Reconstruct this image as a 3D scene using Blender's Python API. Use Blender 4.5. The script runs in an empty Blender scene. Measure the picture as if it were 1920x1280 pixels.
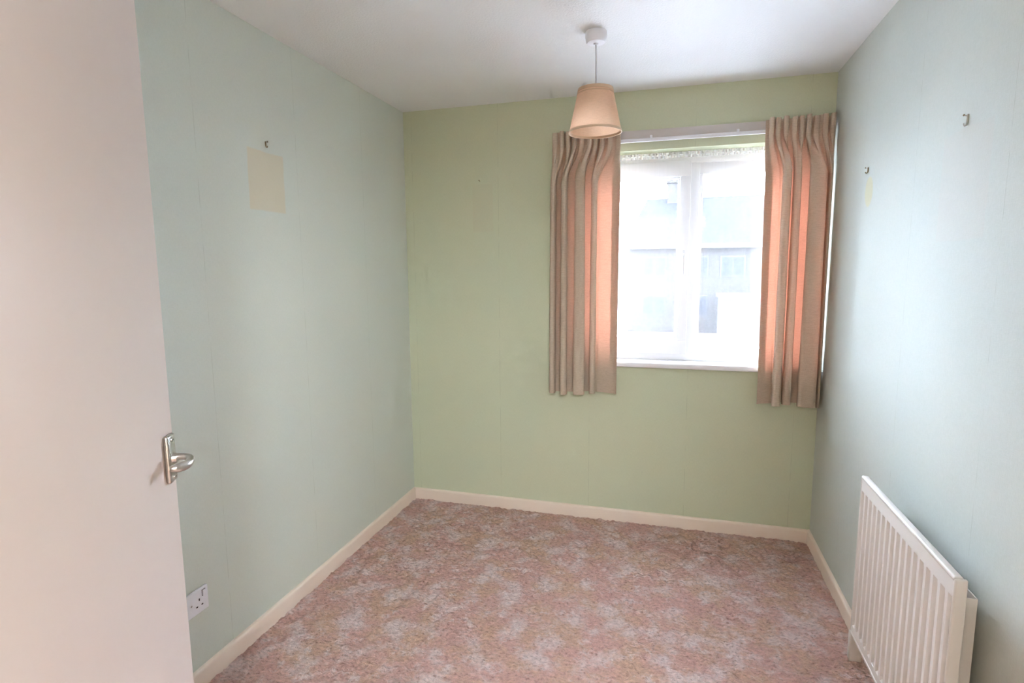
import bpy, bmesh, math, random
import numpy as np
from mathutils import Vector, Matrix

random.seed(7)
rng = np.random.default_rng(7)
sc = bpy.context.scene
COL = sc.collection

# ------------------------------------------------------------------ camera
W, D, H = 2.277, 3.12, 2.35            # room: x 0..W, y -D..0 (window wall at y = 0), z 0..H
FPX, YAW, PITCH, ROLL = 1048.8, -0.2797, -0.1275, -0.0076
CAM = Vector((1.5501, -3.1155, 1.4306))
cd = bpy.data.cameras.new('camera'); cam = bpy.data.objects.new('camera', cd); COL.objects.link(cam)
f_ = Vector((math.sin(YAW)*math.cos(PITCH), math.cos(YAW)*math.cos(PITCH), math.sin(PITCH)))
r0 = Vector((math.cos(YAW), -math.sin(YAW), 0)); u0 = r0.cross(f_)
r_ = r0*math.cos(ROLL) + u0*math.sin(ROLL); u_ = -r0*math.sin(ROLL) + u0*math.cos(ROLL)
cam.matrix_world = Matrix(((r_.x, u_.x, -f_.x, CAM.x), (r_.y, u_.y, -f_.y, CAM.y), (r_.z, u_.z, -f_.z, CAM.z), (0, 0, 0, 1)))
cd.sensor_fit = 'HORIZONTAL'; cd.sensor_width = 36.0; cd.lens = FPX*36.0/1920.0
cd.clip_start = 0.005; cd.clip_end = 300
sc.camera = cam

# ------------------------------------------------------------------ world and exposure
SKY = (0.70, 0.81, 1.0); SKY_STRENGTH = 20.5
HALL_FILL_WATTS = 62.0
wd = bpy.data.worlds.new('overcast_sky'); sc.world = wd; wd.use_nodes = True
bg = wd.node_tree.nodes['Background']
bg.inputs[0].default_value = (*SKY, 1); bg.inputs[1].default_value = SKY_STRENGTH
vs = sc.view_settings
vs.view_transform = 'Standard'; vs.look = 'None'; vs.gamma = 1.0; vs.use_curve_mapping = False
vs.exposure = 1.50
cy = sc.cycles
cy.use_denoising = True
cy.max_bounces = 10; cy.diffuse_bounces = 8; cy.glossy_bounces = 3; cy.transmission_bounces = 6; cy.transparent_max_bounces = 12
cy.use_adaptive_sampling = True; cy.adaptive_threshold = 0.07; cy.adaptive_min_samples = 24; cy.use_light_tree = False
cy.sample_clamp_indirect = 12.0

# ------------------------------------------------------------------ helpers
def srgb(r, g, b):
    def c(v):
        v /= 255.0
        return v/12.92 if v <= 0.04045 else ((v+0.055)/1.055)**2.4
    return (c(r), c(g), c(b), 1.0)

class NT:
    """small helper round a material's node tree"""
    def __init__(s, name):
        s.m = bpy.data.materials.new(name); s.m.use_nodes = True
        s.t = s.m.node_tree; s.t.nodes.clear()
        s.out = s.t.nodes.new('ShaderNodeOutputMaterial')
    def n(s, typ, **kw):
        nd = s.t.nodes.new(typ)
        for k, v in kw.items(): setattr(nd, k, v)
        return nd
    def l(s, a, b): s.t.links.new(a, b)
    def val(s, sock, v):
        if isinstance(v, bpy.types.NodeSocket): s.l(v, sock)
        else: sock.default_value = v
    def math(s, op, a, b=None, clamp=False):
        nd = s.n('ShaderNodeMath', operation=op, use_clamp=clamp); s.val(nd.inputs[0], a)
        if b is not None: s.val(nd.inputs[1], b)
        return nd.outputs[0]
    def mix(s, fac, a, b, blend='MIX'):
        nd = s.n('ShaderNodeMix', data_type='RGBA', blend_type=blend)
        s.val(nd.inputs[0], fac); s.val(nd.inputs[6], a); s.val(nd.inputs[7], b)
        return nd.outputs[2]
    def coords(s, scale=(1, 1, 1), loc=(0, 0, 0)):
        tc = s.n('ShaderNodeTexCoord'); mp = s.n('ShaderNodeMapping')
        mp.inputs['Scale'].default_value = scale; mp.inputs['Location'].default_value = loc
        s.l(tc.outputs['Object'], mp.inputs['Vector']); return mp.outputs[0]
    def noise(s, vec, scale, detail=3, rough=0.5, out=0):
        nd = s.n('ShaderNodeTexNoise'); s.l(vec, nd.inputs['Vector'])
        nd.inputs['Scale'].default_value = scale; nd.inputs['Detail'].default_value = detail; nd.inputs['Roughness'].default_value = rough
        return nd.outputs[out]
    def ramp(s, fac, lo, hi, smooth=True):
        nd = s.n('ShaderNodeMapRange', interpolation_type='SMOOTHSTEP' if smooth else 'LINEAR')
        s.val(nd.inputs[0], fac); nd.inputs[1].default_value = lo; nd.inputs[2].default_value = hi
        return nd.outputs[0]
    def principled(s, col, rough=0.5, metal=0.0, spec=0.5, normal=None, **kw):
        p = s.n('ShaderNodeBsdfPrincipled')
        s.val(p.inputs['Base Color'], col); s.val(p.inputs['Roughness'], rough)
        p.inputs['Metallic'].default_value = metal; p.inputs['Specular IOR Level'].default_value = spec
        if normal is not None: s.l(normal, p.inputs['Normal'])
        for k, v in kw.items(): s.val(p.inputs[k], v)
        s.l(p.outputs[0], s.out.inputs[0]); return p
    def bump(s, h, strength=0.2, dist=0.01):
        b = s.n('ShaderNodeBump'); b.inputs['Strength'].default_value = strength; b.inputs['Distance'].default_value = dist
        s.l(h, b.inputs['Height']); return b.outputs[0]

def plain(name, col, rough=0.5, metal=0.0, spec=0.5, grain=0.04, scale=30.0, bump=0.0):
    t = NT(name); v = t.coords()
    nz = t.noise(v, scale, 3)
    c = t.mix(t.math('MULTIPLY', nz, grain*2), col, tuple(x*(1-grain*4) for x in col[:3]) + (1,))
    nrm = t.bump(nz, bump, 0.004) if bump else None
    t.principled(c, rough, metal, spec, nrm); return t.m

def link(name, me, mat, parent=None):
    o = bpy.data.objects.new(name, me); COL.objects.link(o)
    if mat: me.materials.append(mat)
    if parent is not None: o.parent = parent
    return o
def from_bm(name, bm, mat, parent=None, smooth=False):
    me = bpy.data.meshes.new(name); bm.normal_update(); bm.to_mesh(me); bm.free()
    if smooth:
        for p in me.polygons: p.use_smooth = True
    return link(name, me, mat, parent)
def sharp(o, deg=35):
    me = o.data
    for p in me.polygons: p.use_smooth = True
    me.set_sharp_from_angle(angle=math.radians(deg)); return o
def bbox(bm, x0, x1, y0, y1, z0, z1, bev=0.0, seg=2):
    b2 = bmesh.new()
    vs_ = [b2.verts.new(p) for p in ((x0,y0,z0),(x1,y0,z0),(x1,y1,z0),(x0,y1,z0),(x0,y0,z1),(x1,y0,z1),(x1,y1,z1),(x0,y1,z1))]
    for f in ((0,3,2,1),(4,5,6,7),(0,1,5,4),(1,2,6,5),(2,3,7,6),(3,0,4,7)): b2.faces.new([vs_[i] for i in f])
    if bev: bmesh.ops.bevel(b2, geom=b2.edges[:], offset=bev, segments=seg, affect='EDGES', profile=0.5)
    me = bpy.data.meshes.new('tmp'); b2.to_mesh(me); b2.free(); bm.from_mesh(me); bpy.data.meshes.remove(me)
def box(name, x0, x1, y0, y1, z0, z1, mat, parent=None, bev=0.0, seg=2):
    bm = bmesh.new(); bbox(bm, x0, x1, y0, y1, z0, z1, bev, seg)
    o = from_bm(name, bm, mat, parent)
    return sharp(o) if bev else o
def tube_bm(bm, path, rad, n=12, cap=True, flat=None):
    path = [Vector(p) for p in path]
    if not hasattr(rad, '__len__'): rad = [rad]*len(path)
    prev = None; rings = []
    for i, p in enumerate(path):
        t = (path[min(i+1, len(path)-1)] - path[max(i-1, 0)]).normalized()
        if prev is None: a = t.orthogonal().normalized()
        else: a = (prev - t*prev.dot(t)).normalized()
        prev = a; b = t.cross(a)
        rings.append([bm.verts.new(p + (a*math.cos(2*math.pi*k/n) + b*math.sin(2*math.pi*k/n))*rad[i]) for k in range(n)])
    for i in range(len(rings)-1):
        for k in range(n): bm.faces.new((rings[i][k], rings[i][(k+1) % n], rings[i+1][(k+1) % n], rings[i+1][k]))
    if cap: bm.faces.new(rings[0][::-1]); bm.faces.new(rings[-1])
def tube(name, path, rad, mat, parent=None, n=12):
    bm = bmesh.new(); tube_bm(bm, path, rad, n); return sharp(from_bm(name, bm, mat, parent), 50)
def lathe(name, prof, cx, cyy, mat, parent=None, n=40):
    bm = bmesh.new(); rings = []
    for r, z in prof:
        rings.append([bm.verts.new((cx + r*math.cos(2*math.pi*k/n), cyy + r*math.sin(2*math.pi*k/n), z)) for k in range(n)] if r > 1e-6 else [bm.verts.new((cx, cyy, z))])
    for a, b in zip(rings, rings[1:]):
        for k in range(n):
            k2 = (k+1) % n
            if len(a) == 1: bm.faces.new((a[0], b[k], b[k2]))
            elif len(b) == 1: bm.faces.new((a[k], b[0], a[k2]))
            else: bm.faces.new((a[k], b[k], b[k2], a[k2]))
    bmesh.ops.recalc_face_normals(bm, faces=bm.faces[:])
    return sharp(from_bm(name, bm, mat, parent), 40)
def grid(name, P, mat, parent=None, smooth=True):
    """P: array rows x cols x 3"""
    r, c, _ = P.shape
    idx = np.arange(r*c).reshape(r, c)
    F = np.stack([idx[:-1, :-1], idx[:-1, 1:], idx[1:, 1:], idx[1:, :-1]], -1).reshape(-1, 4)
    me = bpy.data.meshes.new(name)
    me.from_pydata(P.reshape(-1, 3).tolist(), [], F.tolist()); me.update()
    if smooth: me.polygons.foreach_set('use_smooth', np.ones(len(F), bool))
    return link(name, me, mat, parent)
def empty(name, loc=(0, 0, 0)):
    o = bpy.data.objects.new(name, None); COL.objects.link(o); o.location = loc; o.empty_display_size = 0.05; return o
def adopt(root):
    """children were built in world coordinates; keep them there under a moved empty"""
    inv = Matrix.Translation(root.location).inverted()
    for c in root.children: c.matrix_parent_inverse = inv
def tag(o, label, cat, group=None):
    o['label'] = label; o['category'] = cat
    if group: o['group'] = group
    return o
def struct(o, label=None, cat=None):
    o['kind'] = 'structure'
    if label: o['label'] = label
    if cat: o['category'] = cat
    return o

# ------------------------------------------------------------------ materials
def wallpaper(name, axis, marks, c1, c2, c3):
    """pale green linen-look paper. axis: 'x' or 'y' = the direction that runs along the wall; marks: list of faded patches"""
    t = NT(name); tc = t.n('ShaderNodeTexCoord'); sep = t.n('ShaderNodeSeparateXYZ'); t.l(tc.outputs['Object'], sep.inputs[0])
    u = sep.outputs[0 if axis == 'x' else 1]; z = sep.outputs[2]
    st = t.coords((60, 60, 9)); st2 = t.coords((9, 9, 60))
    g1 = t.noise(st, 9, 3, 0.6); g2 = t.noise(st2, 9, 2, 0.6)
    blot = t.noise(t.coords((1, 1, 0.7)), 1.7, 3, 0.55)
    base = t.mix(t.ramp(blot, 0.35, 0.7), c1, c2)
    weave = t.math('ADD', t.math('MULTIPLY', g1, 0.6), t.math('MULTIPLY', g2, 0.4))
    col = t.mix(t.math('MULTIPLY', t.ramp(weave, 0.35, 0.65), 0.30), base, c3)
    # seams between the strips of paper, 53 cm apart
    ph = t.math('FRACT', t.math('DIVIDE', t.math('ADD', u, 10.6+1.54), 0.53))
    d = t.math('ABSOLUTE', t.math('SUBTRACT', ph, 0.5))
    seam = t.math('MULTIPLY', t.ramp(d, 0.4976, 0.4992), t.ramp(t.noise(t.coords((1, 1, 3)), 4.0, 2), 0.38, 0.6))
    col = t.mix(t.math('MULTIPLY', seam, 0.30), col, srgb(122, 128, 104))
    # unfaded patches where pictures hung
    for kind, u0, u1, z0, z1, c, k in marks:
        wob = t.math('MULTIPLY', t.math('SUBTRACT', t.noise(t.coords(), 9.0, 2), 0.5), 0.012)
        du = t.math('ABSOLUTE', t.math('SUBTRACT', t.math('ADD', u, wob), (u0+u1)/2)); dz = t.math('ABSOLUTE', t.math('SUBTRACT', t.math('ADD', z, wob), (z0+z1)/2))
        if kind == 'rect':
            m = t.math('MULTIPLY', t.math('SUBTRACT', 1.0, t.ramp(du, (u1-u0)/2-0.004, (u1-u0)/2+0.004)), t.math('SUBTRACT', 1.0, t.ramp(dz, (z1-z0)/2-0.004, (z1-z0)/2+0.004)))
        else:
            e = t.math('SQRT', t.math('ADD', t.math('POWER', t.math('DIVIDE', du, (u1-u0)/2), 2.0), t.math('POWER', t.math('DIVIDE', dz, (z1-z0)/2), 2.0)))
            m = t.math('SUBTRACT', 1.0, t.ramp(e, 0.92, 1.06))
        col = t.mix(t.math('MULTIPLY', m, k), col, c)
    h = t.math('SUBTRACT', weave, t.math('MULTIPLY', seam, 0.6))
    t.principled(col, 0.72, spec=0.07, normal=t.bump(h, 0.25, 0.002))
    return t.m

def carpet_mat():
    t = NT('carpet_pile'); v = t.coords((1, 1, 0))
    big = t.noise(v, 8.5, 4, 0.6); mid = t.noise(t.coords((1, 1, 0), (3, 8, 0)), 13, 4, 0.65); tan = t.noise(t.coords((1, 1, 0), (9, 2, 0)), 6, 3, 0.6)
    fine = t.noise(v, 300, 2, 0.6); tuft = t.noise(t.coords((0.75, 1.25, 0)), 75, 3, 0.62)
    col = t.mix(t.ramp(tan, 0.42, 0.64), srgb(218, 174, 163), srgb(216, 178, 154))
    col = t.mix(t.math('MULTIPLY', t.ramp(big, 0.45, 0.66), 0.85), col, srgb(234, 214, 210))
    col = t.mix(t.math('MULTIPLY', t.ramp(mid, 0.54, 0.68), 0.65), col, srgb(238, 224, 222))
    pile = t.n('ShaderNodeMapRange'); t.l(tuft, pile.inputs[0]); pile.inputs[1].default_value = 0.28; pile.inputs[2].default_value = 0.66; pile.inputs[3].default_value = 0.66; pile.inputs[4].default_value = 1.10
    cmb = t.n('ShaderNodeCombineColor'); [t.l(pile.outputs[0], cmb.inputs[k]) for k in range(3)]
    col = t.mix(1.0, col, cmb.outputs[0], 'MULTIPLY')  # pile shade painted into the colour: tuft tops lighter, crevices darker
    crevice_shade = t.math('SUBTRACT', 1.0, t.ramp(tuft, 0.30, 0.42))
    col = t.mix(t.math('MULTIPLY', crevice_shade, 0.45), col, srgb(136, 92, 78))
    col = t.mix(t.math('MULTIPLY', fine, 0.22), col, srgb(176, 134, 122))
    h = t.math('ADD', t.math('MULTIPLY', tuft, 0.7), t.math('MULTIPLY', fine, 0.5))
    t.principled(col, 0.95, spec=0.08, normal=t.bump(h, 1.0, 0.010), **{'Sheen Weight': 0.15})
    return t.m

def ceiling_mat():
    t = NT('textured_ceiling_paint'); v = t.coords()
    n1 = t.noise(v, 120, 3, 0.6); n2 = t.noise(v, 1.6, 2)
    col = t.mix(t.ramp(n2, 0.3, 0.7), srgb(236, 236, 236), srgb(231, 231, 231))
    t.principled(col, 0.8, spec=0.2, normal=t.bump(n1, 0.5, 0.004)); return t.m

def fabric_mat(name, front, back, fac, weave=420):
    t = NT(name)
    st = t.coords((weave, weave, weave*0.35)); s2 = t.coords((weave*0.10, weave*0.10, weave))
    w = t.math('ADD', t.math('MULTIPLY', t.noise(s2, 1.0, 2, 0.6), 0.6), t.math('MULTIPLY', t.noise(st, 1.0, 2), 0.4))
    c = t.mix(t.math('MULTIPLY', t.ramp(w, 0.32, 0.68), 0.5), front, tuple(x*0.66 for x in front[:3]) + (1,))
    nrm = t.bump(w, 0.35, 0.0015)
    df = t.n('ShaderNodeBsdfDiffuse'); t.val(df.inputs[0], c); t.l(nrm, df.inputs['Normal'])
    tr = t.n('ShaderNodeBsdfTranslucent'); t.val(tr.inputs[0], back)
    mx = t.n('ShaderNodeMixShader'); mx.inputs[0].default_value = fac
    t.l(df.outputs[0], mx.inputs[1]); t.l(tr.outputs[0], mx.inputs[2]); t.l(mx.outputs[0], t.out.inputs[0]); return t.m

def net_mat(name, holes, lo=0.0):
    t = NT(name)
    v = t.n('ShaderNodeTexCoord').outputs['UV']
    tp = t.n('ShaderNodeBsdfTransparent'); tp.inputs[0].default_value = (1, 1, 1, 1)
    tr = t.n('ShaderNodeBsdfTranslucent'); tr.inputs[0].default_value = (0.93, 0.93, 0.95, 1)
    df = t.n('ShaderNodeBsdfDiffuse'); df.inputs[0].default_value = (0.90, 0.90, 0.93, 1)
    m1 = t.n('ShaderNodeMixShader'); m1.inputs[0].default_value = 0.16; t.l(df.outputs[0], m1.inputs[1]); t.l(tr.outputs[0], m1.inputs[2])
    nz = t.noise(t.coords((90, 90, 1.0)), 1.0, 2)
    fac = t.math('ADD', holes, t.math('MULTIPLY', t.math('SUBTRACT', nz, 0.5), -0.05))
    # seen edge-on the threads close up
    lw = t.n('ShaderNodeNewGeometry')
    dot = t.n('ShaderNodeVectorMath', operation='DOT_PRODUCT'); t.l(lw.outputs['Normal'], dot.inputs[0]); t.l(lw.outputs['Incoming'], dot.inputs[1])
    m2 = t.n('ShaderNodeMixShader'); t.val(m2.inputs[0], fac); t.l(m1.outputs[0], m2.inputs[1]); t.l(tp.outputs[0], m2.inputs[2])
    t.l(m2.outputs[0], t.out.inputs[0]); return t.m

def glass_mat():
    t = NT('window_glass')
    tp = t.n('ShaderNodeBsdfTransparent'); tp.inputs[0].default_value = (0.97, 0.98, 0.98, 1)
    gl = t.n('ShaderNodeBsdfGlossy'); gl.inputs['Roughness'].default_value = 0.02
    fr = t.n('ShaderNodeFresnel'); fr.inputs[0].default_value = 1.45
    mx = t.n('ShaderNodeMixShader'); t.l(t.math('MULTIPLY', fr.outputs[0], 0.8), mx.inputs[0]); t.l(tp.outputs[0], mx.inputs[1]); t.l(gl.outputs[0], mx.inputs[2])
    t.l(mx.outputs[0], t.out.inputs[0]); return t.m

M = {}
SIDE = (srgb(210, 216, 208), srgb(213, 217, 207), srgb(192, 200, 188))            # left wall paper, cooler green
WINDOW_SIDE = (srgb(205, 211, 186), srgb(209, 211, 184), srgb(186, 193, 164))      # window wall, same paper with warm bounce light put into the colour
M['paper_left'] = wallpaper('green_wallpaper_left', 'y', [('rect', -1.302, -1.098, 1.668, 1.895, srgb(214, 200, 170), 0.55)], *SIDE)
M['paper_back'] = wallpaper('green_wallpaper_back', 'x', [('rect', 0.425, 0.548, 1.648, 1.915, srgb(200, 186, 160), 0.16)], *WINDOW_SIDE)
M['paper_right'] = wallpaper('green_wallpaper_right', 'y', [('oval', -0.617, -0.527, 1.664, 1.780, srgb(210, 202, 160), 0.6), ('rect', -1.46, -1.20, 1.50, 1.79, srgb(204, 198, 190), 0.30)], srgb(199, 204, 198), srgb(202, 205, 197), srgb(182, 188, 178))  # same paper, base darkened to offset the strong window light here
M['carpet'] = carpet_mat()
M['ceiling'] = ceiling_mat()
M['gloss'] = plain('cream_gloss_paint', srgb(236, 219, 204), 0.35, grain=0.02, scale=6)
M['batten'] = plain('grey_batten_paint', srgb(204, 196, 192), 0.5, grain=0.04, scale=8)
M['door'] = plain('door_gloss_paint', srgb(208, 190, 178), 0.38, grain=0.02, scale=4, bump=0.02)
M['upvc'] = plain('white_upvc', srgb(238, 238, 242), 0.28, grain=0.01)
M['sill'] = plain('white_sill_paint', srgb(232, 230, 234), 0.35, grain=0.02)
M['radiator'] = plain('radiator_enamel', srgb(220, 213, 206), 0.35, grain=0.015)
M['plastic'] = plain('white_plastic', srgb(235, 235, 240), 0.3, grain=0.01)
M['dark'] = plain('dark_void', srgb(38, 34, 32), 0.7)
M['steel'] = plain('satin_aluminium', srgb(196, 192, 186), 0.28, metal=0.95, grain=0.03, scale=80)
M['brass'] = plain('old_brass', srgb(150, 138, 108), 0.4, metal=0.8, grain=0.1, scale=200)
M['cord'] = plain('white_flex', srgb(205, 203, 204), 0.5)
M['glass'] = glass_mat()
M['curtain'] = fabric_mat('beige_curtain_weave', srgb(204, 188, 168), (1.0, 0.33, 0.20, 1), 0.072)
M['net'] = net_mat('net_voile', 0.925)
M['net_head'] = net_mat('net_heading', 0.60)
M['shade'] = fabric_mat('cream_shade_fabric', srgb(224, 198, 172), (0.92, 0.58, 0.38, 1), 0.40, 500)
M['shade_in'] = plain('shade_lining', srgb(240, 228, 214), 0.6)
M['tape'] = plain('cream_shade_tape', srgb(206, 176, 146), 0.7)
M['hall'] = plain('hall_paint', srgb(232, 220, 204), 0.7)
M['brick'] = plain('house_render_wall', srgb(48, 46, 45), 0.9, spec=0.05, scale=2)  # house materials darkened: lower outdoor exposure put into their colours
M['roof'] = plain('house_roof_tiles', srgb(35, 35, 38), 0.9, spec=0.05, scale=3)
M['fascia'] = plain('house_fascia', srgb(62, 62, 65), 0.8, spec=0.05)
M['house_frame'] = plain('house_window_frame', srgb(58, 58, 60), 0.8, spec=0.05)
M['tarmac'] = plain('street_ground', srgb(178, 178, 178), 0.95, scale=0.5)

# ------------------------------------------------------------------ room shell
T = 0.26                               # outer wall thickness
WX0, WX1, WZ0, WZ1 = 0.985, 2.250, 0.900, 2.048     # window opening
# floor: carpet with real pile relief
def make_floor():
    nx, ny = 360, 490
    X, Y = np.meshgrid(np.linspace(0.0, W, nx), np.linspace(-D-0.12, 0.0, ny))
    def sm(a, k):
        for _ in range(k): a = (a + np.roll(a, 1, 0) + np.roll(a, -1, 0) + np.roll(a, 1, 1) + np.roll(a, -1, 1))/5
        return a/a.std()
    z = -0.0055 + 0.0020*np.clip(rng.standard_normal(X.shape), -2, 2)*0.8 + 0.0022*np.clip(sm(rng.standard_normal(X.shape), 3), -2, 2)
    return grid('floor', np.stack([X, Y, z], -1), M['carpet'], smooth=True)
struct(make_floor(), 'dusky pink mottled cut pile carpet covering the bedroom floor', 'carpet')
struct(box('floor_base', -0.15, W+0.15, -D-0.12, T, -0.2, -0.012, M['carpet']))
struct(box('ceiling', -0.15, W+0.15, -D-0.12, T, H, H+0.12, M['ceiling']), 'white textured ceiling', 'ceiling')
struct(box('wall_left', -0.15, 0.0, -D-0.12, T, -0.2, H, M['paper_left']), 'left wall in faded pale green wallpaper with a peach rectangle', 'wall')
struct(box('wall_right', W, W+0.15, -D-0.12, T, -0.2, H, M['paper_right']), 'right wall in pale green wallpaper with a yellowish oval mark', 'wall')
def wall_with_hole(name, x0, x1, y0, y1, z0, z1, hx0, hx1, hz0, hz1, mat):
    bm = bmesh.new()
    xs = (x0, hx0, hx1, x1); zs = (z0, hz0, hz1, z1); V = {}
    for j, y in enumerate((y0, y1)):
        for i in range(4):
            for k in range(4): V[i, j, k] = bm.verts.new((xs[i], y, zs[k]))
    skip = {(1, 1)}
    if hz0 <= z0: pass
    for i in range(3):
        for k in range(3):
            if (i, k) in skip: continue
            bm.faces.new((V[i,0,k], V[i+1,0,k], V[i+1,0,k+1], V[i,0,k+1])); bm.faces.new((V[i,1,k], V[i,1,k+1], V[i+1,1,k+1], V[i+1,1,k]))
    for (a, b) in (((1,1),(2,1)), ((2,1),(2,2)), ((2,2),(1,2)), ((1,2),(1,1))):
        bm.faces.new((V[a[0],0,a[1]], V[a[0],1,a[1]], V[b[0],1,b[1]], V[b[0],0,b[1]]))
    for k in range(3):
        bm.faces.new((V[0,0,k], V[0,0,k+1], V[0,1,k+1], V[0,1,k])); bm.faces.new((V[3,0,k], V[3,1,k], V[3,1,k+1], V[3,0,k+1]))
    for i in range(3):
        bm.faces.new((V[i,0,0], V[i,1,0], V[i+1,1,0], V[i+1,0,0])); bm.faces.new((V[i,0,3], V[i+1,0,3], V[i+1,1,3], V[i,1,3]))
    bmesh.ops.recalc_face_normals(bm, faces=bm.faces[:])
    return from_bm(name, bm, mat)
struct(wall_with_hole('wall_back', 0.0, W, 0.0, T, -0.2, H, WX0, WX1, WZ0, WZ1, M['paper_back']), 'window wall in pale green wallpaper, yellow bounce tint in its colour', 'wall')
DX0, DX1 = 1.050, 1.890
struct(wall_with_hole('wall_front', 0.0, W, -D-0.12, -D, -0.2, H, DX0, DX1, -0.01, 2.02, M['paper_back']))

# skirting boards with a rounded top edge
def skirting(name, a, b, inward, label):
    a, b, n = Vector(a), Vector(b), Vector(inward)
    prof = [(0.0, -0.012), (0.015, -0.012), (0.015, 0.052), (0.0135, 0.058), (0.010, 0.0615), (0.004, 0.063), (0.0, 0.063)]
    bm = bmesh.new(); A = [bm.verts.new(a + n*d + Vector((0, 0, z))) for d, z in prof]; B = [bm.verts.new(b + n*d + Vector((0, 0, z))) for d, z in prof]
    k = len(prof)
    for i in range(k): bm.faces.new((A[i], A[(i+1) % k], B[(i+1) % k], B[i]))
    bm.faces.new(A[::-1]); bm.faces.new(B); bmesh.ops.recalc_face_normals(bm, faces=bm.faces[:])
    return struct(sharp(from_bm(name, bm, M['gloss']), 50), label, 'skirting board')
skirting('baseboard_left', (0, -D, 0), (0, 0, 0), (1, 0, 0), 'cream painted skirting board along the left wall')
skirting('baseboard_right', (W, -D, 0), (W, 0, 0), (-1, 0, 0), 'cream painted skirting board running behind the radiator')
skirting('baseboard_back', (0.015, 0, 0), (W-0.015, 0, 0), (0, -1, 0), 'cream painted skirting board under the window wall')

# hall behind the doorway, with an unseen lamp added to fill the room
struct(box('floor_hall', -0.6, 3.0, -5.2, -D-0.12, -0.2, -0.004, M['carpet']))
struct(box('ceiling_hall', -0.6, 3.0, -5.2, -D-0.12, H, H+0.12, M['ceiling']))
struct(box('wall_hall_left', -0.7, -0.6, -5.2, -D-0.12, -0.2, H, M['hall']))
struct(box('wall_hall_right', 3.0, 3.1, -5.2, -D-0.12, -0.2, H, M['hall']))
struct(box('wall_hall_back', -0.7, 3.1, -5.3, -5.2, -0.2, H, M['hall']))
struct(box('wall_hall_near_left', -0.6, 0.0, -D-0.12, -D-0.02, -0.2, H, M['hall']))
struct(box('wall_hall_near_right', W, 3.0, -D-0.12, -D-0.02, -0.2, H, M['hall']))
def hall_fill_lamp():
    r = empty('hall_ceiling_fill', (1.95, -4.10, H))
    lathe('lamp_base', [(0, H), (0.07, H), (0.07, H-0.025), (0.03, H-0.04), (0, H-0.04)], 1.95, -4.10, M['plastic'], r)
    lathe('lamp_holder', [(0, H-0.04), (0.018, H-0.04), (0.020, H-0.075), (0, H-0.075)], 1.95, -4.10, M['plastic'], r, 16)
    ld = bpy.data.lights.new('fill_light', 'POINT'); ld.energy = HALL_FILL_WATTS; ld.color = (0.82, 0.91, 1.0); ld.shadow_soft_size = 0.16
    lo = bpy.data.objects.new('fill_light', ld); COL.objects.link(lo); lo.location = (1.95, -4.10, H-0.25); lo.parent = r
    adopt(r); tag(r, 'added unseen fill lamp on the hall ceiling behind the doorway', 'lamp')
hall_fill_lamp()

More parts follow.
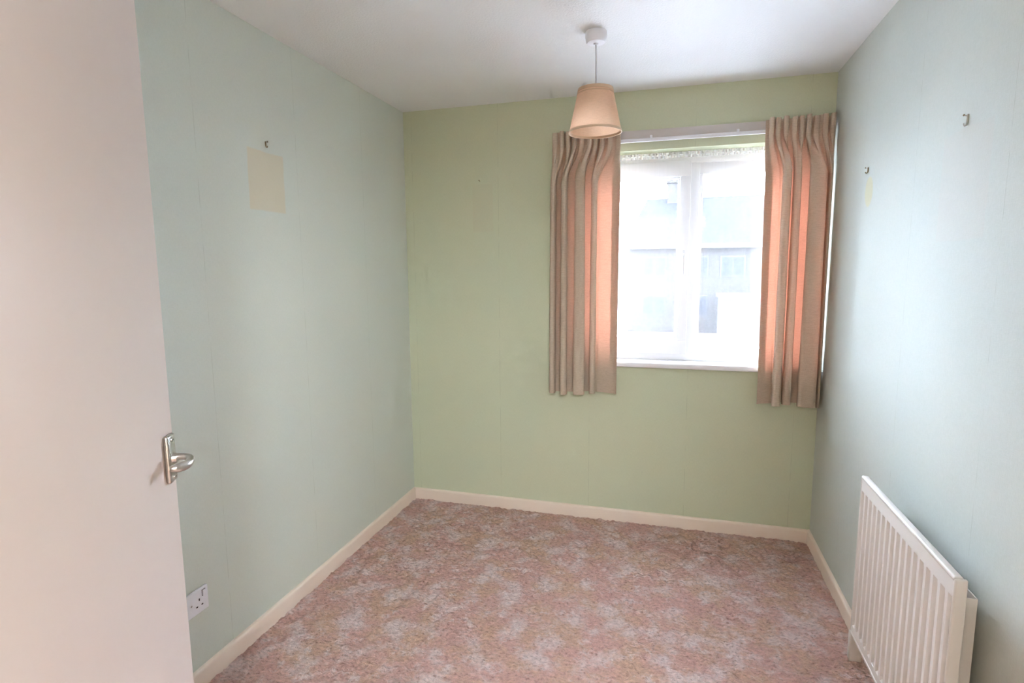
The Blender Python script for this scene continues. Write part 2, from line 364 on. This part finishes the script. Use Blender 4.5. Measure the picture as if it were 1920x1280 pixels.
# ------------------------------------------------------------------ window
def make_window():
    r = empty('window_1', ((WX0+WX1)/2, 0.12, WZ0)); struct(r, 'white plastic double window with casement at left and fixed pane at right', 'window')
    y0, y1 = 0.095, 0.165; b = 0.004; zb = 0.925
    mx0, mx1 = 1.612, 1.672            # mullion
    fr = empty('frame'); fr.parent = r
    # outer frame members
    for nm, x0, x1, z0, z1 in (('frame_head', WX0, WX1, WZ1-0.062, WZ1), ('frame_bottom', WX0, WX1, zb, zb+0.045), ('frame_jamb', WX0, WX0+0.055, zb+0.045, WZ1-0.062), ('frame_jamb', WX1-0.055, WX1, zb+0.045, WZ1-0.062), ('mullion', mx0, mx1, zb+0.045, WZ1-0.062)):
        box(nm, x0, x1, y0, y1, z0, z1, M['upvc'], fr, b)
    # opening casement on the left, a little proud of the frame
    cs = empty('casement'); cs.parent = r
    cx0, cx1, cz0, cz1 = WX0+0.042, mx0+0.016, zb+0.034, WZ1-0.050
    gx0, gx1, gz0, gz1 = 1.105, 1.574, 1.036, 1.918
    ys0, ys1 = 0.078, 0.13
    for nm, x0, x1, z0, z1 in (('rail', cx0, cx1, gz1, cz1), ('rail', cx0, cx1, cz0, gz0), ('stile', cx0, gx0, gz0, gz1), ('stile', gx1, cx1, gz0, gz1)):
        box(nm, x0, x1, ys0, ys1, z0, z1, M['upvc'], cs, b)
    for nm, x0, x1, z0, z1 in (('glazing_bead', gx0, gx1, gz1-0.012, gz1), ('glazing_bead', gx0, gx1, gz0, gz0+0.012), ('glazing_bead', gx0, gx0+0.012, gz0+0.012, gz1-0.012), ('glazing_bead', gx1-0.012, gx1, gz0+0.012, gz1-0.012)):
        box(nm, x0, x1, ys0+0.012, ys0+0.03, z0, z1, M['upvc'], cs, 0.003)
    box('pane', gx0-0.005, gx1+0.005, 0.112, 0.116, gz0-0.005, gz1+0.005, M['glass'], cs)
    # cockspur handle
    hd = box('handle', 1.594, 1.612, 0.068, 0.078, 1.44, 1.53, M['upvc'], cs, 0.003)
    tube('lever', [(1.603, 0.07, 1.505), (1.603, 0.056, 1.503), (1.602, 0.050, 1.48), (1.602, 0.050, 1.40)], [0.006, 0.007, 0.008, 0.006], M['upvc'], hd, 10)
    # fixed pane on the right
    fx = empty('fixed_light'); fx.parent = r
    gx0, gx1, gz0, gz1 = 1.690, 2.172, 1.000, 1.926
    ax0, ax1, az0, az1 = mx1-0.004, WX1-0.050, zb+0.040, WZ1-0.058
    for nm, x0, x1, z0, z1 in (('glazing_bead', ax0, ax1, gz1, az1), ('glazing_bead', ax0, ax1, az0, gz0), ('glazing_bead', ax0, gx0, gz0, gz1), ('glazing_bead', gx1, ax1, gz0, gz1)):
        box(nm, x0, x1, 0.102, 0.15, z0, z1, M['upvc'], fx, b)
    box('pane', gx0-0.005, gx1+0.005, 0.122, 0.126, gz0-0.005, gz1+0.005, M['glass'], fx)
    # sill board
    s = box('sill', WX0+0.001, WX1-0.001, -0.0, 0.094, WZ0, 0.925, M['sill'], r)
    box('sill_nosing', WX0-0.035, W-0.004, -0.040, 0.0, 0.897, 0.925, M['sill'], s, 0.006, 3)
    box('outer_sill', WX0, WX1, 0.165, T+0.05, WZ0, 0.925, M['upvc'], r)
    adopt(r)
    for c in list(r.children):
        if c.type == 'EMPTY': c.matrix_parent_inverse = Matrix.Translation(r.location).inverted()
make_window()

# ------------------------------------------------------------------ door, opened into the room
def make_door():
    edge = Vector((0.700, -2.352, 0)); ang = math.radians(28)
    d = Vector((math.sin(ang), -math.cos(ang), 0))        # from free edge to hinge
    hinge = edge + d*0.81
    r = empty('door_1', hinge); r.rotation_euler = (0, 0, math.atan2(-d.y, -d.x))
    struct(r, 'plain cream flush door standing open at the left, with aluminium lever handle', 'door')
    # local: x from hinge (0) to free edge (0.81), the face seen is at y = 0, body towards +y
    # (local +y is to the left of the leaf, away from the room's centre)
    L = 0.81
    box('leaf', 0.0, L, 0.0, 0.035, 0.008, 1.985, M['door'], r, 0.002)
    hz = 1.106; hx = L - 0.030
    pl = box('handle_plate', hx-0.016, hx+0.016, -0.009, 0.0, hz-0.038, hz+0.046, M['steel'], r, 0.004, 3)
    for dz in (-0.029, 0.037):
        tube('screw', [(hx, -0.008, hz+dz), (hx, -0.0105, hz+dz)], 0.0035, M['steel'], pl, 10)
        box('screw_slot', hx-0.003, hx+0.003, -0.0108, -0.0104, hz+dz-0.0006, hz+dz+0.0006, M['dark'], pl)
    path = []; rad = []
    z0 = hz + 0.004
    tube('spindle_collar', [(hx, -0.007, z0), (hx, -0.016, z0)], [0.010, 0.0075], M['steel'], pl, 16)
    pts = [(0, -0.014, 0.002), (0, -0.023, 0.002), (-0.002, -0.032, 0.001), (-0.008, -0.0385, 0.0), (-0.017, -0.041, -0.002), (-0.026, -0.0405, -0.003), (-0.034, -0.038, -0.004), (-0.041, -0.033, -0.004), (-0.046, -0.027, -0.004), (-0.049, -0.021, -0.003)]
    rr = [0.006, 0.0058, 0.006, 0.0063, 0.0068, 0.0074, 0.0078, 0.0078, 0.007, 0.004]
    P = [Vector((hx+a, b, z0+c)) for a, b, c in pts]
    Q, R2 = [], []
    for i in range(len(P)-1):
        p0, p1, p2, p3 = P[max(i-1, 0)], P[i], P[i+1], P[min(i+2, len(P)-1)]
        for k in range(5):
            s = k/5; Q.append(0.5*((2*p1)+(p2-p0)*s+(2*p0-5*p1+4*p2-p3)*s*s+(3*p1-p0-3*p2+p3)*s**3)); R2.append(rr[i]*(1-s)+rr[i+1]*s)
    Q.append(P[-1]); R2.append(rr[-1])
    tube('lever', Q, R2, M['steel'], pl, 16)
    box('latch_plate', L, L+0.001, 0.006, 0.028, hz-0.03, hz+0.03, M['steel'], r)
    for z in (0.25, 1.75): tube('hinge', [(-0.004, 0.0, z-0.05), (-0.004, 0.0, z+0.05)], 0.006, M['steel'], r, 10)
make_door()
# door lining round the opening
struct(box('trim_1', DX0, DX0+0.028, -D-0.12, -D, 0.0, 1.99, M['gloss'], None, 0.002))
struct(box('trim_2', DX1-0.028, DX1, -D-0.12, -D, 0.0, 1.99, M['gloss'], None, 0.002))
struct(box('trim_3', DX0, DX1, -D-0.12, -D, 1.99, 2.02, M['gloss'], None, 0.002))

# ------------------------------------------------------------------ curtain batten, track, curtains
struct(box('trim_4', 0.95, W-0.002, -0.020, 0.0, 2.098, 2.146, M['batten'], None, 0.003), 'painted wooden batten across the wall above the window', 'batten')
def make_track():
    r = empty('curtain_track', (1.57, -0.02, 2.09))
    box('rail', 0.96, W-0.012, -0.034, -0.0205, 2.084, 2.102, M['plastic'], r, 0.003)
    for x in np.linspace(1.42, 1.84, 2): box('bracket', x-0.006, x+0.006, -0.028, -0.0205, 2.102, 2.116, M['plastic'], r, 0.002)
    adopt(r); tag(r, 'thin white plastic curtain track fixed to the batten over the window', 'curtain track')
make_track()

def catmull(pts, per=14):
    P = np.array(pts, float); out = []
    for i in range(len(P)-1):
        p0, p1, p2, p3 = P[max(i-1, 0)], P[i], P[i+1], P[min(i+2, len(P)-1)]
        for k in range(per):
            s = k/per; out.append(0.5*((2*p1)+(p2-p0)*s+(2*p0-5*p1+4*p2-p3)*s*s+(3*p1-p0-3*p2+p3)*s**3))
    out.append(P[-1]); return np.array(out)
def sstep(a, b, x):
    t = np.clip((x-a)/(b-a), 0, 1); return t*t*(3-2*t)
def make_curtain(body_top, body_bot, xt0, xt1, ztop, zbot, pleats, seed, label):
    g = np.random.default_rng(seed)
    A, B = catmull(body_top), catmull(body_bot)
    n = len(A); s = np.linspace(0, 1, n)
    ph = 2*math.pi*pleats*s + 0.7*np.sin(2*math.pi*s*2.3+seed)
    hx = xt0 + (xt1-xt0)*s + 0.007*np.sin(2*ph)
    hy = -0.076 + 0.026*np.cos(ph)*(0.75+0.35*np.sin(5*s*math.pi+seed))
    rows = []
    zs = np.concatenate([np.linspace(0, 0.12, 14)[:-1], np.linspace(0.12, 1.0, 52)])
    for q in zs:
        z = ztop + (zbot-ztop)*q
        k = sstep(0.0, 1.0, q)
        C = A*(1-k) + B*k
        w = 1 - sstep(0.045, 0.19, q + 0.012*np.sin(9*s+seed))
        x = C[:, 0]*(1-w) + hx*w; y = C[:, 1]*(1-w) + hy*w
        pinch = np.exp(-((q-0.062)/0.02)**2)*0.35          # drawn in by the heading tape
        y = y*(1-pinch) + (-0.066)*pinch
        y = y + 0.003*np.sin(7*s+q*6+seed)*q
        zz = z + 0.004*np.sin(11*s*math.pi+seed)*(q < 0.02) - 0.014*(s-0.5)*0 + 0.005*np.sin(6*s+seed)*(q > 0.99)
        rows.append(np.stack([x, y, zz*np.ones(n)], -1))
    P = np.array(rows)
    r = empty('curtain', ((xt0+xt1)/2, -0.08, zbot))
    grid('cloth', P, M['curtain'], r)
    # turned-up hem at the bottom and heading tape at the top, on the window side
    grid('hem', P[-4:] + np.array([0, 0.004, 0.001]), M['curtain'], r)
    lead = P[:, -30:] if seed == 3 else P[:, :26]
    grid('side_hem', lead + np.array([0, 0.004, 0]), M['curtain'], r)
    adopt(r); tag(r, label, 'curtain', 'pair of beige curtains'); return r
fr_, bk_ = -0.122, -0.052
def folds(start, ridges, end):
    """start / end: control points of the flat ends; ridges: (centre, half width, half neck, depth)"""
    P = list(start)
    for c, hw, nk, dp in ridges:
        P += [(c-nk-0.004, bk_), (c-nk, bk_-0.018), (c-hw, dp+0.026), (c-hw*0.72, dp+0.006), (c, dp), (c+hw*0.72, dp+0.006), (c+hw, dp+0.026), (c+nk, bk_-0.018), (c+nk+0.004, bk_)]
    return P + list(end)
LR = [(0.921, .015, .007, -.122), (0.982, .016, .006, -.134), (1.066, .026, .008, -.138), (1.140, .015, .006, -.126)]
LB = [(0.916, .017, .008, -.122), (0.982, .019, .007, -.134), (1.068, .030, .009, -.142), (1.138, .016, .007, -.124)]
left_top = folds([], LR, [(1.165, -.056), (1.195, -.057), (1.230, -.060), (1.256, -.068), (1.272, -.080)])
left_bot = folds([], LB, [(1.165, -.056), (1.195, -.058), (1.230, -.064), (1.254, -.072), (1.268, -.084)])
make_curtain(left_top, left_bot, 0.905, 1.272, 2.152, 0.750, 10, 3, 'beige curtain with pinch pleats hanging at the left side of the window')
RR = [(2.060, .019, .006, -.138), (2.108, .018, .008, -.120), (2.195, .036, .014, -.134), (2.252, .010, .005, -.108)]
RB = [(2.062, .020, .007, -.138), (2.112, .020, .009, -.120), (2.200, .041, .018, -.138), (2.256, .008, .005, -.102)]
right_top = folds([(1.966, -.082), (1.984, -.068), (2.010, -.058), (2.034, -.056)], RR, [])
right_bot = folds([(1.978, -.082), (1.994, -.070), (2.016, -.060), (2.038, -.056)], RB, [])
make_curtain(right_top, right_bot, 1.968, 2.264, 2.142, 0.745, 9, 5, 'beige curtain with pinch pleats hanging at the right, in the corner by the wall')

# ------------------------------------------------------------------ net curtain
def make_net():
    r = empty('net_curtain', (1.617, 0.045, 0.935))
    n = 1100; s = np.linspace(0, 1, n)
    dens = 52
    ph = 2*math.pi*dens*s + 3.0*np.sin(2*math.pi*s*3.1) + 1.5*np.sin(2*math.pi*s*7.7)
    rows = []; hrows = []
    x0, x1 = WX0+0.004, WX1-0.004
    zt, zb = 2.036, 0.936
    zs = np.concatenate([np.linspace(0, 0.06, 8)[:-1], np.linspace(0.06, 1, 40)])
    soft = sum(a*np.sin(2*math.pi*f*s+p) for a, f, p in ((.5, 9, .3), (.6, 14, 1.9), (.5, 21, 4.0), (.35, 33, 2.2)))
    edge = sstep(0.66, 0.9, np.abs(s-0.5)*2)
    for q in zs:
        z = zt + (zb-zt)*q
        a = 0.0035*(1-sstep(0.05, 0.25, q)) + 0.0015
        b = 0.0045*sstep(0.05, 0.4, q)*(0.5+0.8*edge)
        y = 0.045 + a*np.sin(ph)*(1-0.5*sstep(0, .3, q)) + b*soft
        x = x0 + (x1-x0)*s + 0.010*np.sin(2*math.pi*s*5+2)*q*(s*(1-s))*4
        zz = z + (-0.006*np.exp(-((s-0.55)/0.03)**2) + 0.004*np.sin(9*s*math.pi)*0.4)*sstep(0.9, 1, q)
        rows.append(np.stack([x, y, zz*np.ones(n)], -1))
    P = np.array(rows)
    grid('voile', P, M['net'], r)
    grid('heading', P[:4] - np.array([0, 0.0025, 0]), M['net_head'], r)
    tube('wire', [(WX0, 0.045, 2.024), (WX1, 0.045, 2.020)], 0.003, M['plastic'], r, 8)
    adopt(r); tag(r, 'sheer white net curtain gathered on a wire across the window', 'net curtain')
make_net()

# ------------------------------------------------------------------ pendant lamp
def make_pendant():
    cx, cyy = 1.234, -0.789
    r = empty('pendant_lamp', (cx, cyy, H))
    rose = lathe('ceiling_rose', [(0, H), (0.041, H), (0.0425, H-0.004), (0.0425, H-0.020), (0.041, H-0.022), (0.039, H-0.036), (0.034, H-0.041), (0.010, H-0.043), (0.008, H-0.048), (0, H-0.048)], cx, cyy, M['plastic'], r)
    tube('flex', [(cx, cyy, H-0.047), (cx+0.0015, cyy, 2.26), (cx+0.001, cyy, 2.18), (cx, cyy, 2.142)], 0.0032, M['cord'], r, 10)
    zt, zb, rt, rb = 2.136, 1.972, 0.068, 0.104
    g = np.linspace(0, 2*math.pi, 65); P = []
    for q in np.linspace(0, 1, 10):
        rad = rt + (rb-rt)*q; P.append(np.stack([cx+rad*np.cos(g), cyy+rad*np.sin(g), np.full(65, zt+(zb-zt)*q)], -1))
    P = np.array(P)
    sh = grid('shade', P, M['shade'], r)
    def band(name, q0, q1, off):
        pr = []
        for q in (q0, q1): pr.append((rt+(rb-rt)*q, zt+(zb-zt)*q))
        (ra, za), (rb2, zb2) = pr
        prof = [(ra+off, za), (rb2+off, zb2), (rb2-off, zb2), (ra-off, za), (ra+off, za)]
        lathe(name, prof, cx, cyy, M['tape'], sh, 64)
    band('top_tape', -0.01, 0.07, 0.0016); band('top_tape', 0.10, 0.125, 0.0012); band('bottom_tape', 0.955, 1.01, 0.0018)
    # spider ring, lamp holder and bulb
    for k in range(3):
        a = k*2*math.pi/3+0.4
        tube('shade_wire', [(cx+0.018*math.cos(a), cyy+0.018*math.sin(a), zt-0.022), (cx+(rt-0.001)*math.cos(a), cyy+(rt-0.001)*math.sin(a), zt-0.006)], 0.0015, M['steel'], sh, 6)
    lathe('lamp_holder', [(0, zt+0.012), (0.010, zt+0.010), (0.014, zt), (0.019, zt-0.018), (0.021, zt-0.024), (0.019, zt-0.028), (0.019, zt-0.058), (0, zt-0.058)], cx, cyy, M['plastic'], r, 24)
    bulb = plain('unlit_bulb_glass', srgb(240, 236, 228), 0.2)
    lathe('bulb', [(0.012, zt-0.058), (0.014, zt-0.07)] + [(0.027*math.sin(a), zt-0.098+0.027*math.cos(a)) for a in np.linspace(0.6, math.pi, 12)], cx, cyy, bulb, r, 24)
    adopt(r); tag(r, 'pendant lamp with cream tapered fabric shade hanging from the white ceiling', 'lamp')
make_pendant()

# ------------------------------------------------------------------ radiator
def make_radiator():
    r = empty('radiator', (W-0.07, -1.385, 0.0))
    y0, y1, z0, z1 = -1.712, -1.062, 0.172, 0.740
    xf, xb = W-0.100, W-0.075
    # pressed front sheet: vertical ribs between flat top and bottom bands
    pitch = 0.0385; ny = 17
    mar = ((y1-y0) - ny*pitch)/2
    ys = [y0]; pr = [0.0]
    for i in range(ny):
        a = y0+mar+i*pitch
        for f, h in ((0.04, 0), (0.12, 1), (0.62, 1), (0.70, 0)):
            ys.append(a+pitch*f); pr.append(h)
    ys.append(y1); pr.append(0.0)
    ys, pr = np.array(ys), np.array(pr)
    zl = np.array([z0+0.010, z0+0.034, z0+0.046, z1-0.062, z1-0.050, z1-0.012]); mk = np.array([0, 0, 1, 1, 0, 0.])
    Y, Z = np.meshgrid(ys, zl); X = xf + 0.022*(pr[None, :]*mk[:, None])
    panel = grid('front_panel', np.stack([X, Y, Z], -1), M['radiator'], r, smooth=False)
    # rolled rim round the sheet
    box('top_rim', xf-0.002, xb-0.007, y0, y1, z1-0.013, z1, M['radiator'], panel, 0.005, 3)
    box('bottom_rim', xf-0.002, xb, y0, y1, z0, z0+0.011, M['radiator'], panel, 0.004, 3)
    box('side_rim', xf-0.001, xb, y0-0.004, y0+0.006, z0+0.004, z1-0.004, M['radiator'], panel, 0.004, 3)
    box('side_rim', xf-0.001, xb, y1-0.006, y1+0.004, z0+0.004, z1-0.004, M['radiator'], panel, 0.004, 3)
    box('rear_sheet', xb-0.0015, xb+0.001, y0+0.006, y1-0.006, z0+0.011, z1-0.013, M['radiator'], panel)
    # convector box behind it, open at the top
    bx0, bx1, by0, by1, bz0, bz1 = W-0.070, W-0.024, -1.652, -1.130, 0.215, 0.662
    box('end_plate', bx0, bx1, by0, by0+0.003, bz0, bz1, M['radiator'], r, 0.001)
    box('end_plate', bx0, bx1, by1-0.003, by1, bz0, bz1, M['radiator'], r, 0.001)
    box('back_plate', bx1-0.003, bx1, by0+0.003, by1-0.003, bz0, bz1, M['radiator'], r)
    bm = bmesh.new(); k = 36; pts = []
    for i in range(k+1):
        y = by0+0.02+(by1-by0-0.04)*i/k; pts += [(bx0+0.003 if i % 2 else bx1-0.006, y)]
    A = [bm.verts.new((x, y, bz0+0.02)) for x, y in pts]; B = [bm.verts.new((x, y, bz1-0.02)) for x, y in pts]
    for i in range(k): bm.faces.new((A[i], A[i+1], B[i+1], B[i]))
    from_bm('convector_fins', bm, M['radiator'], r)
    for y in (-1.55, -1.22):
        box('wall_bracket', W-0.024, W-0.0005, y-0.015, y+0.015, 0.30, 0.60, M['radiator'], r, 0.002)
    # valve and floor pipe cover at the far end
    box('pipe_cover', W-0.068, W-0.026, -0.962, -0.934, -0.004, 0.105, M['radiator'], r, 0.004)
    tube('valve_pipe', [(W-0.047, -0.948, 0.10), (W-0.047, -0.950, 0.19), (W-0.052, -0.965, 0.215), (W-0.060, -1.0, 0.222), (W-0.072, -1.085, 0.222)], 0.009, M['radiator'], r, 12)
    adopt(r)
    for c in r.children:
        pass
    tag(r, 'white ribbed steel panel radiator mounted low on the right wall', 'radiator')
make_radiator()

# ------------------------------------------------------------------ wall socket
def make_socket():
    y0, y1, z0, z1 = -1.790, -1.644, 0.262, 0.348
    r = empty('wall_socket', (0.0, (y0+y1)/2, z0))
    box('faceplate', 0.0, 0.010, y0, y1, z0, z1, M['plastic'], r, 0.004, 3)
    for k, yc in enumerate((y0+0.040, y1-0.040)):
        zc = z0+0.036
        for nm, dy, dz, hy, hz in (('earth_hole', 0, 0.013, 0.002, 0.0042), ('pin_hole', -0.011, -0.009, 0.0036, 0.002), ('pin_hole', 0.011, -0.009, 0.0036, 0.002)):
            box(nm, 0.0098, 0.0106, yc+dy-hy, yc+dy+hy, zc+dz-hz, zc+dz+hz, M['dark'], r)
        rk = box('rocker_switch', 0.0095, 0.014, yc+(0.014 if k else -0.026), yc+(0.026 if k else -0.014), z1-0.030, z1-0.010, M['plastic'], r, 0.002)
        box('rocker_gap', 0.0099, 0.0105, yc+(0.0125 if k else -0.0275), yc+(0.0275 if k else -0.0125), z1-0.0315, z1-0.0085, M['dark'], rk)
    for yc in ((y0+y1)/2-0.0605*0+0.0, ):
        tube('screw', [(0.009, yc, z0+0.043), (0.0112, yc, z0+0.043)], 0.003, M['steel'], r, 10)
    adopt(r); tag(r, 'white double power socket low on the green wall beside the open door', 'socket')
make_socket()

# ------------------------------------------------------------------ picture hooks and nails left in the walls
def hook(pos, nrm, size, label, kind, mat='brass'):
    """kind: brass hook on its pin, or bare nail"""
    p = Vector(pos); n = Vector(nrm); up = Vector((0, 0, 1)); s = n.cross(up)
    r = empty('picture_hook' if kind == 'hook' else 'wall_nail', pos)
    def W_(a, b, c): return p + s*a + n*b + up*c
    h = size
    if kind == 'hook':
        bm = bmesh.new()
        tube_bm(bm, [W_(0, 0.0015, h*0.5), W_(0, 0.002, -h*0.2), W_(0, 0.004, -h*0.45), W_(0, 0.008, -h*0.5), W_(0, 0.010, -h*0.38), W_(0, 0.010, -h*0.25)], [0.0026, 0.0026, 0.0024, 0.0022, 0.002, 0.0016], 8)
        sharp(from_bm('hook', bm, M[mat], r), 60)
        tube('pin', [W_(0, 0, h*0.3), W_(0, 0.010, h*0.42)], [0.0012, 0.0012], M['steel'], r, 8)
        tube('pin_head', [W_(0, 0.010, h*0.42), W_(0, 0.0125, h*0.45)], [0.003, 0.0026], M['brass'], r, 10)
    else:
        tube('shank', [W_(0, 0, 0), W_(0, 0.016, h*0.3)], 0.0014, M['brass'], r, 8)
        tube('head', [W_(0, 0.016, h*0.3), W_(0, 0.0176, h*0.33)], 0.0034, M['brass'], r, 10)
    adopt(r); tag(r, label, 'picture hook' if kind == 'hook' else 'nail')
hook((0.0, -1.197, 1.924), (1, 0, 0), 0.022, 'small brass picture hook above the peach rectangle on the left wall', 'hook')
hook((0.472, 0.0, 1.932), (0, -1, 0), 0.014, 'tiny nail in the green wall left of the window', 'nail')
hook((W, -0.548, 1.808), (-1, 0, 0), 0.022, 'small dark picture hook above the yellowish oval on the right wall', 'hook')
hook((W, -1.330, 1.808), (-1, 0, 0), 0.030, 'silvery picture hook high on the right wall, nearest the camera', 'hook', 'steel')

# ------------------------------------------------------------------ street outside
GZ = -2.75
struct(box('ground', -60, 60, T+0.05, 140, GZ-0.5, GZ, M['tarmac']), 'pale street and forecourt outside the window', 'ground')
def make_house(name, x0, x1, yf, depth, eave, ridge, label):
    r = empty(name, ((x0+x1)/2, yf, GZ))
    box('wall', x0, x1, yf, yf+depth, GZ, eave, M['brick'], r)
    bm = bmesh.new(); o = 0.35; ym = yf+depth/2; hip = 0.9
    v = [bm.verts.new(p) for p in ((x0-o, yf-o, eave), (x1+o, yf-o, eave), (x1+o, yf+depth+o, eave), (x0-o, yf+depth+o, eave), (x0+hip, ym, ridge), (x1-hip, ym, ridge))]
    for f in ((0,1,5,4), (2,3,4,5), (1,2,5), (3,0,4), (3,2,1,0)): bm.faces.new([v[i] for i in f])
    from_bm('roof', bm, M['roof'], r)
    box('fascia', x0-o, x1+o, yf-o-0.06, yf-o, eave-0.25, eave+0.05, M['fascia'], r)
    return r
h = make_house('terraced_house', -1.3, 16.0, 35.0, 8.0, 2.95, 6.35, '')
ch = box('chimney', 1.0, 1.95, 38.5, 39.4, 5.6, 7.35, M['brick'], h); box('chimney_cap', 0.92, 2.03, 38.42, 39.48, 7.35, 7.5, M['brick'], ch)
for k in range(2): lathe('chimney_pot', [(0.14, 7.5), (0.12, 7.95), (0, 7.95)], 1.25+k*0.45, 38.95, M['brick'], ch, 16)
wg = plain('far_window_glass', srgb(40, 41, 44), 0.6, spec=0.05)
for x in (-0.4, 2.2, 4.4, 6.6, 9.0):
    for z in (0.9, -1.6):
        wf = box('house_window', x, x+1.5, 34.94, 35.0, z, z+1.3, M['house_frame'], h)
        for k in range(2): box('house_pane', x+0.08+k*0.71, x+0.71+k*0.71, 34.92, 34.94, z+0.08, z+1.22, wg, wf)
adopt(h); tag(h, 'terraced house with chimney faintly seen across the street through the net', 'house')
def make_garage():
    g = empty('garage', (6.4, 30.5, GZ))
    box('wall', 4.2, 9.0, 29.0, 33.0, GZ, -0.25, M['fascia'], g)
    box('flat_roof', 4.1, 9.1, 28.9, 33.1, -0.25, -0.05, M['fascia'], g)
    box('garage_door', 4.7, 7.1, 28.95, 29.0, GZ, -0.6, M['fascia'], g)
    adopt(g); tag(g, 'low white flat roofed garage across the street behind the right pane', 'garage')
make_garage()
